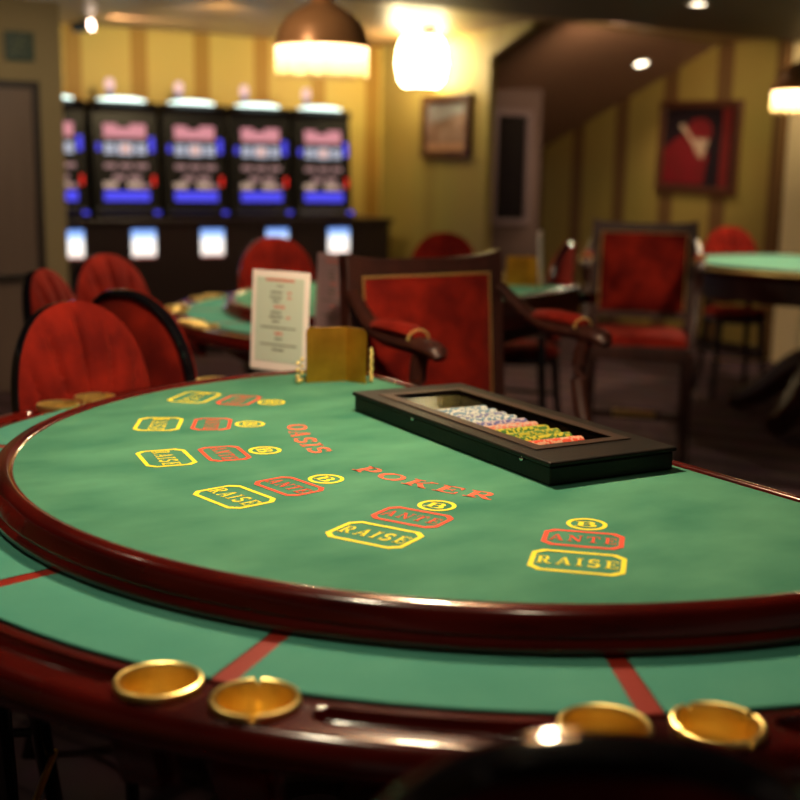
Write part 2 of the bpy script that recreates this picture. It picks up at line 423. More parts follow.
# ------------------------------------------------------------------ the poker table
C0 = (-.291, -.020); SPOT0 = R(-46.12); DSP = R(18.235)
PAIRS = [R(12.05+25.1*k) for k in range(-4, 4)]
CUPR = 1.003; CUPH = R(3.05)
def felt_poly(r, edge, n=96):
    a = math.acos(edge/r)
    return [(r*math.cos(-a+2*a*i/n), r*math.sin(-a+2*a*i/n)) for i in range(n+1)]
def rim_profile_mesh(prof, a0, a1, n, zmod=None):
    bm = bmesh.new(); lathe(bm, prof, n, a0=a0, a1=a1, zmod=zmod)
    return bm
def base_parts(t, rtop, ztop, straight=True, thick=1.0):
    """apron, pedestal and four sabre feet"""
    if straight:
        poly = felt_poly(rtop, EDGE+.02)
        bm = bmesh.new(); prism(bm, [(x, y) for x, y in poly], ztop-.085, ztop); obj('apron', bm, M_apron, t)
        bm = bmesh.new(); prism(bm, felt_poly(1.03, EDGE+.02), ztop, ztop+.004); obj('underside', bm, M_apron, t)
        cx = .22
    else:
        bm = bmesh.new(); lathe(bm, [(.0001, ztop-.12), (rtop, ztop-.12), (rtop, ztop), (.0001, ztop)], 64); obj('apron', bm, M_dwood, t); cx = 0
    bm = bmesh.new(); lathe(bm, [(.0001, .14), (.10, .14), (.12, .20), (.075, .28), (.065, .45), (.085, .60), (.14, ztop-.14), (.16, ztop-.119), (.0001, ztop-.119)], 24, (cx, 0, 0)); obj('pedestal', bm, M_dwood, t)
    for k in range(4):
        a = PI/4+k*PI/2; d = Vector((math.cos(a), math.sin(a), 0)); c = Vector((cx, 0, 0))
        pts = bez(c+d*.06+Vector((0, 0, .34)), c+d*.25+Vector((0, 0, .36)), c+d*.34+Vector((0, 0, .05*thick)), c+d*.58+Vector((0, 0, .035*thick)), 12)
        bm = bmesh.new(); tube(bm, pts, [thick*(.05-.0015*i) for i in range(13)], 8); obj('leg', bm, M_dwood, t)

def make_table(label, loc, rotz, cups, prints=True):
    all_cups = [a+s*CUPH for a in PAIRS for s in (-1, 1)]
    t = thing('poker_table', label, 'poker table', loc, rotz)
    # raised felt
    bm = bmesh.new(); prism(bm, felt_poly(RF+.004, EDGE), T-.03, T)
    felt = obj('raised_felt', bm, M_felt, t)
    if prints:
        z = T+.0006
        for i in range(6):
            a = SPOT0+DSP*i
            bm = bmesh.new(); fr = frame2(a, .839, C0); octring(bm, fr,  .0580, .0410, .013, .0066, z); word(bm, 'RAISE', fr, .099, .029, z, .30); obj('raise_box', bm, M_yel, felt, smooth=False)
            bm = bmesh.new(); fr = frame2(a, .743, C0); octring(bm, fr, .0520, .0352, .012, .0066, z); word(bm, 'ANTE', fr, .086, .026, z, .30); obj('ante_box', bm, M_red, felt, smooth=False)
            bm = bmesh.new(); fr = frame2(a, .674, C0)
            for q in band(arcpts(0, 0, .0245, .0245, 0, 360, 40), .0031): addpoly(bm, q, fr, 0, 0, 1, 1, z)
            word(bm, 'B', fr, .031, .025, z); obj('bonus_circle', bm, M_yel, felt, smooth=False)
        for w, a0, a1 in (('OASIS', -27.4, -5.2), ('POKER', 6.4, 31.6)):
            bm = bmesh.new(); n = len(w)
            wid = [GL[c][0] for c in w]; tot = sum(wid)+.22*(n-1); x = 0
            for c, wd in zip(w, wid):
                a = R(a0+(a1-a0)*(x+wd/2)/tot); fr = frame2(a, .588, C0)
                word(bm, c, fr, wd/tot*R(a1-a0)*.588, .037, z); x += wd+.22
            obj('felt_lettering', bm, M_salmon, felt, smooth=False)
    # moulded rim of the raised top (arc) and its thin straight back edge
    amax = math.acos(EDGE/(RF+.03))
    prof = [(.791, T-.004), (.7945, T+.001), (.798, T+.0040), (.806, T+.0058), (.815, T+.0045), (.8225, T+.0008), (.826, T-.004), (.8285, T-.010), (.8310, T-.016), (.8330, T-.0215), (.8322, T-.0235), (.8335, T-.0255), (.8375, T-.0285), (.8397, T-.0325), (.8397, T-.036), (.838, T-.040), (.834, T-.0425), (.79, T-.0425)]
    obj('raised_rim', rim_profile_mesh(prof, -amax, amax, 160), M_mahog, t)
    hy = math.sqrt((RF+.045)**2-EDGE**2)
    bm = bmesh.new(); tube(bm, [(EDGE-.006, -hy, T-.001), (EDGE-.006, hy, T-.001)], .0075, 10); box(bm, (EDGE-.010, 0, T-.06), (.014, 2*hy, .105)); obj('back_edge', bm, M_mahog, t)
    # ledge: wood bed, felt panels, dividers
    amx = math.acos(EDGE/1.0)
    obj('ledge_bed', rim_profile_mesh([(.70, LED-.030), (.70, LED-.0035), (.950, LED-.0035), (.950, LED-.030)], -amx, amx, 120), M_apron, t)
    cuts = [-amx]+[a for a in PAIRS if abs(a) < R(80)]+[amx]
    dv = .0125
    for a0, a1 in zip(cuts[:-1], cuts[1:]):
        w0 = dv/.9 if a0 > -amx+.001 else 0; w1 = dv/.9 if a1 < amx-.001 else 0
        bm = bmesh.new(); n = 80; g = []
        for i in range(n+1):     # cut away where a cup stands in the edge of the panel
            a = a0+w0+(a1-w1-a0-w0)*i/n; ro = .9665
            for c in all_cups:
                y = CUPR*math.sin(a-c)
                if abs(y) < .0425 and abs(a-c) < .1: ro = min(ro, CUPR*math.cos(a-c)-math.sqrt(.0425**2-y*y))
            g.append([bm.verts.new((r*math.cos(a), r*math.sin(a), z)) for r, z in ((.80, LED-.003), (.80, LED), (ro, LED), (ro+.0015, LED-.0012), (ro+.0015, LED-.003))])
        for i in range(n):
            for j in range(4): bm.faces.new((g[i][j], g[i+1][j], g[i+1][j+1], g[i][j+1]))
        obj('ledge_felt', bm, M_ledge, t)
    for a in cuts[1:-1]:
        bm = bmesh.new(); lathe(bm, [(.80, LED-.004), (.80, LED-.0008), (.970, LED-.0008), (.970, LED-.004)], 3, a0=a-dv/.9+.001, a1=a+dv/.9-.001)
        obj('divider', bm, M_red_wood, t)
    # padded wooden rim with holes for the cups and finger grooves
    obj('rim', rim_mesh(cups, amx), M_mahog, t)
    base_parts(t, .84, LED-.047)
    return t

def rim_mesh(cups, amx):
    grooves = [R(25.1*k) for k in range(-3, 4)]
    def zmod(r, a):
        if r > 1.046: return 0
        x, y = r*math.cos(a), r*math.sin(a)
        for c in cups:
            if abs(c-a) < .06:
                d = math.hypot(x-CUPR*math.cos(c), y-CUPR*math.sin(c))
                if d < .0412: return -.046
        for g in grooves:
            if abs(g-a) < R(8):
                ex = max(0, abs(a-g)-R(5.6))*1.005
                d = math.hypot(ex, r-1.006)/.0175
                if d < 1: return -.014*(1-d*d)**.5
        return 0
    rr = [(.9685, LED-.014), (.9690, LED-.008), (.9705, LED-.0042), (.974, LED-.0025)]
    for i in range(1, 31): rr.append((.974+.070*i/30, LED-.0025+.0018*math.sin(PI*i/30*.8)-.0006*i/30))
    z9 = rr[-1][1]
    rr += [(1.048, z9-.0015), (1.054, z9-.0055), (1.059, z9-.012), (1.0618, z9-.020), (1.0618, z9-.028), (1.058, z9-.036), (1.050, z9-.042), (1.036, z9-.045), (1.02, z9-.045)]
    return rim_profile_mesh(rr, -amx, amx, 1500, zmod)

FRONT_CUPS = [PAIRS[k]+s*CUPH for k, s in ((5, -1), (5, 1), (6, -1), (6, 1), (1, 1), (1, -1), (0, 1))]
table = make_table('large green felt poker table in front with RAISE and ANTE boxes and red rim', (CT.x, CT.y, 0), AX, FRONT_CUPS)
T2 = Vector((.184, 4.43)); AX2 = R(150)
PT = bpy.data.objects
def table_copy(src, label, loc, rz):
    r = src.copy(); link(r); r.location = loc; r.rotation_euler = (0, 0, rz); r['label'] = label
    for ch in kids(src):
        c = ch.copy(); link(c); c.parent = r
    return r
table2 = table_copy(table, 'second green poker table under the brass lamp, behind the front table', (T2.x, T2.y, 0), AX2)

for c in kids(table2):           # its rim has holes for all of its sixteen cups
    if c.name.startswith('rim'):
        bpy.data.objects.remove(c)
        obj('rim', rim_mesh([a+s*CUPH for a in PAIRS for s in (-1, 1)], math.acos(EDGE/1.0)), M_mahog, table2); break

def cup_bm(notched):
    bm = bmesh.new()
    def zm(r, a):
        if notched and r > .036:
            d = abs((a-R(20)+PI/4) % (PI/2)-PI/4)
            if d < .065: return -.0062
        return 0
    prof = [(.0425, .0), (.0443, .0015), (.0446, .005), (.0434, .0078), (.0412, .0086), (.0392, .0074), (.0378, .003), (.0368, -.010), (.0362, -.034), (.033, -.039), (.0001, -.039)]
    lathe(bm, prof, 72, zmod=zm); return bm
def to_world(x, y, c, ax): return Vector((c.x+x*math.cos(ax)-y*math.sin(ax), c.y+x*math.sin(ax)+y*math.cos(ax)))
ZCUP = LED-.0022
cup_mesh = {}
def cup(kind, a, c, ax, label, group=None):
    p = to_world(CUPR*math.cos(a), CUPR*math.sin(a), c, ax)
    nm = 'ashtray' if kind else 'cup_holder'
    if kind not in cup_mesh:
        o = obj(nm, cup_bm(kind), M_brass); cup_mesh[kind] = o
    else:
        o = cup_mesh[kind].copy(); link(o); o.name = nm
    o.location = (p.x, p.y, ZCUP); o.rotation_euler = (0, 0, ax+a)
    tag(o, label, 'ashtray' if kind else 'cup holder', group); return o
cup(0, PAIRS[5]-CUPH, CT, AX, 'smooth brass cup holder in the near rim, leftmost of the front cups', 'brass cups in the front table rim')
cup(1, PAIRS[5]+CUPH, CT, AX, 'notched brass ashtray in the near rim beside the leftmost cup, left of the finger groove', 'brass cups in the front table rim')
cup(0, PAIRS[6]-CUPH, CT, AX, 'smooth brass cup holder half hidden behind the black chair back at the bottom', 'brass cups in the front table rim')
cup(1, PAIRS[6]+CUPH, CT, AX, 'notched brass ashtray in the near rim at bottom right', 'brass cups in the front table rim')
cup(0, PAIRS[1]+CUPH, CT, AX, 'brass cup in the far left rim, left one in front of the red chair', 'brass cups in the front table rim')
cup(1, PAIRS[1]-CUPH, CT, AX, 'brass ashtray in the far left rim, right one in front of the red chair', 'brass cups in the front table rim')
cup(0, PAIRS[0]+CUPH, CT, AX, 'brass cup in the rim left of the standing menu card', 'brass cups in the front table rim')
for k, a in enumerate(PAIRS):
    for s in (-1, 1):
        cup(1 if s > 0 else 0, a+s*CUPH, T2, AX2, ('notched brass ashtray' if s > 0 else 'smooth brass cup holder')+' set in the rim of the second table',
            'brass ashtrays in the second table rim' if s > 0 else 'brass cup holders in the second table rim')

# ------------------------------------------------------------------ right-hand table
RT = Vector((2.40, 6.65))
t = thing('card_table', 'round green card table at the right edge with dark curved base', 'card table', (RT.x, RT.y, 0), 0)
M_felt2 = mat('pale_green_felt', (.10, .34, .24), .9, sheen=.3, spec=.15)
bm = bmesh.new(); lathe(bm, [(.0001, T-.02), (.80, T-.02), (.80, T), (.0001, T)], 80); obj('felt_top', bm, M_felt2, t)
bm = bmesh.new(); lathe(bm, [(.795, T-.03), (.797, T+.004), (.815, T+.009), (.84, T+.004), (.852, T-.012), (.848, T-.035), (.82, T-.05), (.79, T-.05)], 96); obj('rim', bm, M_mahog, t)
bm = bmesh.new(); lathe(bm, [(.8505, T-.006), (.856, T-.010), (.856, T-.018), (.8505, T-.022)], 96); obj('brass_band', bm, M_brass, t)
base_parts(t, .80, T-.051, False, 1.9)
o = obj('chip_case', B((0, 0, .012), (.10, .06, .024)), M_tray, smooth=False, bevel=.004); o.location = (RT.x-.16, RT.y-.10, T+.0005)
tag(o, 'small black case on the green table at the right edge', 'case')

# ------------------------------------------------------------------ chip tray and chips
TR = R(-2.85)
tray_c = to_world(-.034, -.032, CT, AX); tray_rz = AX+TR
TX, TY, TH = .125, .322, .038
t = thing('chip_tray', 'long black chip tray with clear lid on the green felt', 'chip tray', (tray_c.x, tray_c.y, T), tray_rz)
def frame_bm(x0, y0, x1, y1, X0, Y0, X1, Y1, z0, z1):
    bm = bmesh.new()
    o = [(X0, Y0), (X1, Y0), (X1, Y1), (X0, Y1)]; i = [(x0, y0), (x1, y0), (x1, y1), (x0, y1)]
    v = {}
    for z in (z0, z1):
        for k in range(4): v['o', z, k] = bm.verts.new((*o[k], z)); v['i', z, k] = bm.verts.new((*i[k], z))
    for k in range(4):
        m = (k+1) % 4
        bm.faces.new((v['o', z1, k], v['o', z1, m], v['i', z1, m], v['i', z1, k])); bm.faces.new((v['o', z0, m], v['o', z0, k], v['i', z0, k], v['i', z0, m]))
        bm.faces.new((v['o', z0, k], v['o', z0, m], v['o', z1, m], v['o', z1, k])); bm.faces.new((v['i', z0, m], v['i', z0, k], v['i', z1, k], v['i', z1, m]))
    return bm
ix0, ix1, iy0, iy1 = -.088, .090, -.262, .240
bm = frame_bm(ix0, iy0, ix1, iy1, -TX+.004, -TY+.004, TX-.004, TY-.004, .0005, TH-.008); obj('tray_body', bm, M_tray, t, smooth=False, bevel=.003)
bm = frame_bm(ix0+.002, iy0+.002, ix1-.002, iy1-.002, -TX, -TY, TX, TY, TH-.0075, TH); lid = obj('lid_frame', bm, M_tray, t, smooth=False, bevel=.003)
bm = frame_bm(ix0+.016, iy0+.016, ix1-.016, iy1-.016, ix0-.006, iy0-.006, ix1+.006, iy1+.006, TH+.0001, TH+.002); obj('inner_moulding', bm, mat('tray_moulding', (.03, .017, .012), .45, spec=.3), lid, smooth=False, bevel=.001)
obj('lid_pane', B((.001, -.011, TH-.003), (ix1-ix0-.006, iy1-iy0-.006, .002)), M_glass, lid, smooth=False)
obj('tray_floor', B((.001, -.011, .0015), (ix1-ix0-.001, iy1-iy0-.001, .002)), M_trayin, t, smooth=False)
for (x, y) in ((TX-.003, .245), (TX-.003, -.09)):
    bm = bmesh.new(); sphere(bm, (x, y, TH-.010), .0045, 10); obj('lid_stud', bm, M_chrome, t)
ncol, nper, cr, cth = 11, 26, .0148, .0042
y00 = -.122
bm = bmesh.new()
for k in range(ncol+1): box(bm, (-.012, y00-.016+.0322*k, .0055), (.150, .0016, .006))
obj('tray_rib', bm, M_trayin, t, smooth=False)
def chip_bm():
    bm = bmesh.new(); n = 24
    prof = [(.0001, -cth/2), (cr*.62, -cth/2), (cr-.0005, -cth/2), (cr, -cth/2+.0005), (cr, cth/2-.0005), (cr-.0005, cth/2), (cr*.62, cth/2), (.0001, cth/2)]
    g = []
    for i in range(n):
        a = 2*PI*i/n; g.append([bm.verts.new((zz, r*math.cos(a), r*math.sin(a))) for r, zz in prof])
    for i in range(n):
        for j in range(len(prof)-1):
            f = bm.faces.new((g[i][j], g[(i+1) % n][j], g[(i+1) % n][j+1], g[i][j+1]))
            f.material_index = 1 if ((i//2) % 2 == 0 and 1 <= j <= 5) else 0
    bmesh.ops.remove_doubles(bm, verts=bm.verts[:], dist=.0002)
    return bm
CH = {'blue': ((.16, .30, .46), (.72, .74, .70)), 'white': ((.62, .66, .62), (.20, .22, .42)), 'violet': ((.14, .15, .40), (.60, .50, .55)), 'pink': ((.78, .26, .20), (.70, .50, .40)),
      'green': ((.07, .22, .04), (.68, .60, .05)), 'yellow': ((.60, .52, .05), (.12, .26, .05)), 'red': ((.80, .10, .05), (.80, .48, .32))}
order = ['blue', 'blue', 'white', 'blue', 'violet', 'pink', 'green', 'yellow', 'green', 'red', 'red']
proto = {}
tm = Matrix.Translation((tray_c.x, tray_c.y, T)) @ Matrix.Rotation(tray_rz, 4, 'Z')
desc = {'blue': 'pale blue gaming chip with white edge spots', 'white': 'whitish gaming chip with dark blue edge spots', 'violet': 'violet blue gaming chip with pale edge spots', 'pink': 'salmon pink gaming chip with beige edge spots',
        'green': 'dark green gaming chip with yellow edge spots', 'yellow': 'yellow gaming chip with green edge spots', 'red': 'bright red gaming chip with pale edge spots'}
for k, cn in enumerate(order):
    for j in range(nper):
        if cn not in proto:
            a, b = CH[cn]
            o = obj('gaming_chip', chip_bm(), [mat('chip_'+cn, a, .45), mat('chip_spot_'+cn, b, .45)]); proto[cn] = o
        else:
            o = proto[cn].copy(); link(o)
        lp = Vector((.062-j*(cth+.0003)*1.0, y00+.0322*k, .0028+cr))
        w = tm @ lp
        o.location = w; o.rotation_euler = (random.uniform(0, 6.28), 0, tray_rz)
        o.rotation_mode = 'XYZ'
        tag(o, desc[cn]+' standing on edge in the tray', 'gaming chip', cn+' chips in the tray')

# ------------------------------------------------------------------ brass card holders, menu cards, small chips
def card_holder(label, loc, rz, group=None):
    t = thing('card_holder', label, 'card holder', loc, rz, group)
    # folded plate: wide panel along +x, fold, short panel turned towards the viewer (-y)
    def panel(p0, p1, h, th=.002, lean=.006):
        bm = bmesh.new(); d = (Vector(p1)-Vector(p0)); L = d.length; d.normalize(); n = Vector((-d.y, d.x))
        pts = []; cr_ = .010
        prof = [(0, 0), (L, 0), (L, h), (0, h)]
        M = Matrix(((d.x, 0, n.x, p0[0]), (d.y, 0, n.y, p0[1]), (0, 1, 0, 0), (0, 0, 0, 1)))
        return prof, M
    prof, M = panel((0, 0), (.092, 0), .122)
    bm = bmesh.new(); prism(bm, [(0, 0), (.092, 0), (.092, .122)]+arcpts(.010, .112, .010, .010, 90, 180, 5), -.0012, .0012, M); a = obj('wide_panel', bm, M_brassd, t)
    prof, M = panel((.092, 0), (.124, -.045), .122)
    L = math.hypot(.032, .045)
    bm = bmesh.new(); prism(bm, [(0, 0), (L, 0)]+arcpts(L-.012, .108, .012, .012, 0, 90, 5)+[(0, .122)], -.0012, .0012, M); b = obj('folded_panel', bm, M_brassd, t)
    bm = bmesh.new(); M2 = M @ Matrix.Translation((L*.72, .060, 0)); lathe(bm, [(.0001, .0), (.004, .0), (.005, .0015), (.004, .003), (.0001, .003)], 12)
    bmesh.ops.transform(bm, matrix=M2, verts=bm.verts[:]); obj('rivet', bm, M_blackwood, b)
    bm = bmesh.new()
    for i in range(7): sphere(bm, (-.008-.010*(i % 2), .004, .006+.0075*i), .0046, 8)
    sphere(bm, (-.020, -.012, .007), .0062, 10)
    obj('bead_chain', bm, M_brass, t)
    bm = bmesh.new()
    for i in range(9): sphere(bm, (.138+.002*(i % 2), -.034, .006+.0085*i), .0046, 8)
    obj('bead_chain', bm, M_brass, t)
    return t
ang = math.atan2(2.633-2.597, -.108+.207)
ch1 = card_holder('brass folded card holder on the front table beside the menu card', (-.207, 2.597, T+.0005), ang)
ch2 = dup(ch1, (.435, 5.03, T+.0005), .05, 'brass folded card holder on the second table behind the armchair')

def menu(label, loc, rz, mats):
    t = thing('menu_card', label, 'menu card', loc, rz)
    W, H = .176, .244
    tilt = R(3); M = Matrix.Translation((0, 0, .016)) @ Matrix.Rotation(-tilt, 4, 'X')
    bm = bmesh.new(); box(bm, (0, 0, H/2), (W, .004, H), M); c = obj('card', bm, mats[0], t, smooth=False, bevel=.001)
    bm = bmesh.new(); box(bm, (0, -.0026, H/2+.003), (W-.028, .0008, H-.038), M); obj('printed_sheet', bm, mats[1], c, smooth=False)
    red = bmesh.new(); gr = bmesh.new()
    rnd = random.Random(3)
    def line(bm, z, w, h, xo=0):
        x = -w/2
        while x < w/2-.002:
            L = min(rnd.uniform(.006, .018), w/2-x); box(bm, (xo+x+L/2, -.0034, z), (L, .0005, h), M); x += L+.0018
    line(red, .222, .088, .0062); line(gr, .207, .020, .003)
    for z, w in ((.192, .036), (.180, .040), (.170, .022)): line(gr, z, w, .0042, -.010)
    for z in (.192, .180): line(red, z, .012, .004, .030)
    line(red, .157, .032, .0062)
    for z, w in ((.143, .032), (.132, .040), (.121, .022)): line(gr, z, w, .0042, -.010)
    line(red, .132, .012, .004, .028); line(gr, .106, .110, .0036)
    line(red, .092, .024, .0062); line(gr, .079, .022, .0042); line(gr, .064, .112, .0036); line(gr, .052, .038, .0042)
    for f in red.faces: f.material_index = 1
    me_ = bpy.data.meshes.new('tmp'); red.to_mesh(me_); gr.from_mesh(me_); bpy.data.meshes.remove(me_); red.free()
    obj('printed_text', gr, [mats[2], mats[3]], c, smooth=False)
    bm = bmesh.new(); box(bm, (0, .004, .008), (.11, .065, .016)); obj('stand', bm, M_blackwood, t, smooth=False, bevel=.003)
    return t
mm = (M_white, M_cardg, M_ink, M_inkr)
md = Vector((-.222+.375, 2.848-2.948)); mrz = math.atan2(md.y, md.x)
m1 = menu('white framed menu card with green sheet and red headings, left of the brass holder', (-.300, 2.902, LED+.0005), mrz, mm)
m2 = menu('turned menu card in painted backlit shade behind the brass holder and left of the armchair', (-.205, 3.53, LED+.0005), R(-50), (mat('backlit_shade_card', (.46, .28, .30), .6), mat('backlit_shade_paper', (.40, .25, .27), .6), M_ink, M_inkr))  # backlit shade put into the card and sheet colours
m3 = dup(m1, (.61, 5.27, LED+.0005), R(78), 'menu card seen edge on at the far end of the second table')
# loose chips at the foot of the menu card
def flat_chip(p, z, cn, label, n=1):
    for k in range(n):
        o = proto[cn].copy(); link(o); o.location = (p[0], p[1], z+cth/2+k*(cth+.0002)+.0003); o.rotation_euler = (0, PI/2, random.random()*3)
        tag(o, label, 'gaming chip')
flat_chip((-.268, 2.80), LED, 'white', 'pale gaming chip lying at the left foot of the white menu card')
flat_chip((-.236, 2.775), LED, 'red', 'red chip at the foot of the menu card, left of the other red one')
flat_chip((-.200, 2.765), LED, 'red', 'red gaming chip lying between the menu card and brass holder')

# ------------------------------------------------------------------ round-backed chairs
def make_round_chair(label, loc, rz):
    """front faces local -y; origin on the floor under the seat"""
    t = thing('round_back_chair', label, 'chair', loc, rz, 'round backed red chairs')
    A, Bh, cz, yb, tilt = .176, .238, .812, .20, R(-7)
    M = Matrix.Translation((0, yb, cz)) @ Matrix.Rotation(tilt, 4, 'X')
    def outline(a, k=1.0):
        c, s = math.cos(a), math.sin(a); p = 2.25
        d = (abs(c)**p+abs(s)**p)**(-1/p)
        return A*k*c*d, Bh*k*s*d
    def yb_(x): return -.9*x*x         # gentle wrap-around curve, wings come forward (-y)
    bm = bmesh.new(); NA, NR = 120, 18
    for sgn in (-1, 1):                # front and back velvet faces
        rings = []
        for j in range(NR+1):
            k = j/NR; ring = []
            for i in range(NA):
                x, z = outline(2*PI*i/NA, k*(1.025 if sgn < 0 else .99)+.001)
                bul = (.046 if sgn < 0 else .018)*(1-k**3.6)
                # fan pleats radiating from the bottom
                th = math.atan2(x, z+.40)
                fold = -.020*(1-abs(math.sin(th*22)))**3*min(1, k*2)*(1-k**6) if sgn < 0 else .002*math.cos(th*26)*(1-k**6)
                ring.append(bm.verts.new(M @ Vector((x, yb_(x)+sgn*(.010+bul+fold), z))))
            rings.append(ring)
        bm.faces.new(rings[0])
        for j in range(NR):
            for i in range(NA): bm.faces.new((rings[j][i], rings[j][(i+1) % NA], rings[j+1][(i+1) % NA], rings[j+1][i]))
        if sgn < 0: first = rings[-1]
        else:
            for i in range(NA): bm.faces.new((first[i], first[(i+1) % NA], rings[-1][(i+1) % NA], rings[-1][i]))
    obj('backrest', bm, M_velvet, t)
    bm = bmesh.new(); N = 96; sec = [(-.006, -.008), (.002, -.009), (.0065, -.005), (.008, .006), (.0065, .017), (.002, .021), (-.006, .021)]
    rings = []
    for i in range(N):
        a = 2*PI*i/N; x, z = outline(a); x2, z2 = outline(a+.01); tx = Vector((x2-x, z2-z)).normalized(); n = Vector((tx.y, -tx.x))
        rings.append([bm.verts.new(M @ Vector((x+n.x*u, yb_(x)+v, z+n.y*u))) for u, v in sec])
    for i in range(N):
        for j in range(len(sec)): bm.faces.new((rings[i][j], rings[i][(j+1) % len(sec)], rings[(i+1) % N][(j+1) % len(sec)], rings[(i+1) % N][j]))
    obj('back_rim', bm, M_black, t)
    # seat
    bm = bmesh.new(); lathe(bm, [(.0001, .565), (.10, .563), (.165, .556), (.192, .540), (.196, .522), (.188, .512), (.0001, .512)], 40); obj('seat', bm, M_velvet, t)
    bm = bmesh.new(); lathe(bm, [(.0001, .475), (.175, .475), (.195, .482), (.198, .500), (.192, .5115), (.0001, .5115)], 40); obj('seat_frame', bm, M_black, t)
    for sx in (-1, 1):
        bm = bmesh.new(); tube(bm, bez((sx*.13, -.12, .48), (sx*.14, -.13, .3), (sx*.15, -.145, .15), (sx*.172, -.178, .0), 8), [.022, .021, .020, .019, .018, .017, .016, .015, .014], 10); obj('leg', bm, M_black, t)
        bm = bmesh.new(); tube(bm, bez((sx*.13, .14, .62), (sx*.135, .15, .4), (sx*.14, .16, .2), (sx*.165, .215, .0), 8), [.020, .021, .021, .020, .019, .018, .017, .016, .015], 10); obj('leg', bm, M_black, t)
    bm = bmesh.new(); tube(bm, [(-.158, -.153, .255), (.158, -.153, .255)], .0065, 10); obj('footrest', bm, M_brass, t)
    for sx in (-1, 1):
        bm = bmesh.new(); tube(bm, [(sx*.152, -.140, .30), (sx*.148, .165, .30)], .009, 8); obj('stretcher', bm, M_blackwood, t)
    return t

def face(dx, dy): return math.atan2(dx, -dy)      # rotz that makes local -y point to (dx, dy)
def back_at(x, y, dx, dy):                        # chair whose backrest centre stands at (x, y)
    L = math.hypot(dx, dy); dx, dy = dx/L, dy/L
    return (x+dx*.20, y+dy*.20, 0), face(dx, dy)
l, r = back_at(-.742, 2.72, .78, -.62)
rc1 = make_round_chair('red velvet round backed chair facing the front table, foremost at left', l, r)
specs = [
    (-.69, 3.06, .50, .86, 'dark red round backed chair turned away with black shiny rim, right of the foremost chair'),
    (-1.04, 4.25, .84, -.54, 'bright red round backed chair near the slot machines, behind the two foremost chairs'),
    (-1.06, 3.60, .99, -.12, 'narrow looking red round backed chair beside the dark wall, farthest left'),
    (-.585, 5.55, .35, -.94, 'red round backed chair behind the second table above the menu card'),
    (.215, 6.25, -.05, -1, 'red round backed chair behind the square armchair, only its top showing'),
    (.755, 5.66, -.93, .34, 'red round backed chair seen from behind at an angle, just left of the far armchair'),
    (2.08, 7.70, .05, -1, 'bright red round backed chair behind the right hand card table'),
    (.125, .648, .04, 1, 'nearest round backed chair, its black rim blurred at the bottom of the picture'),
]
for x, y, dx, dy, lab in specs:
    l, r = back_at(x, y, dx, dy); dup(rc1, l, r, lab)
# chair pushed in at the left, only its foot rails show under the table
l, r = back_at(-.985, 1.94, .99, .10)
dup(rc1, l, r, 'chair under the front table at lower left, only legs and thin brass footrest showing')

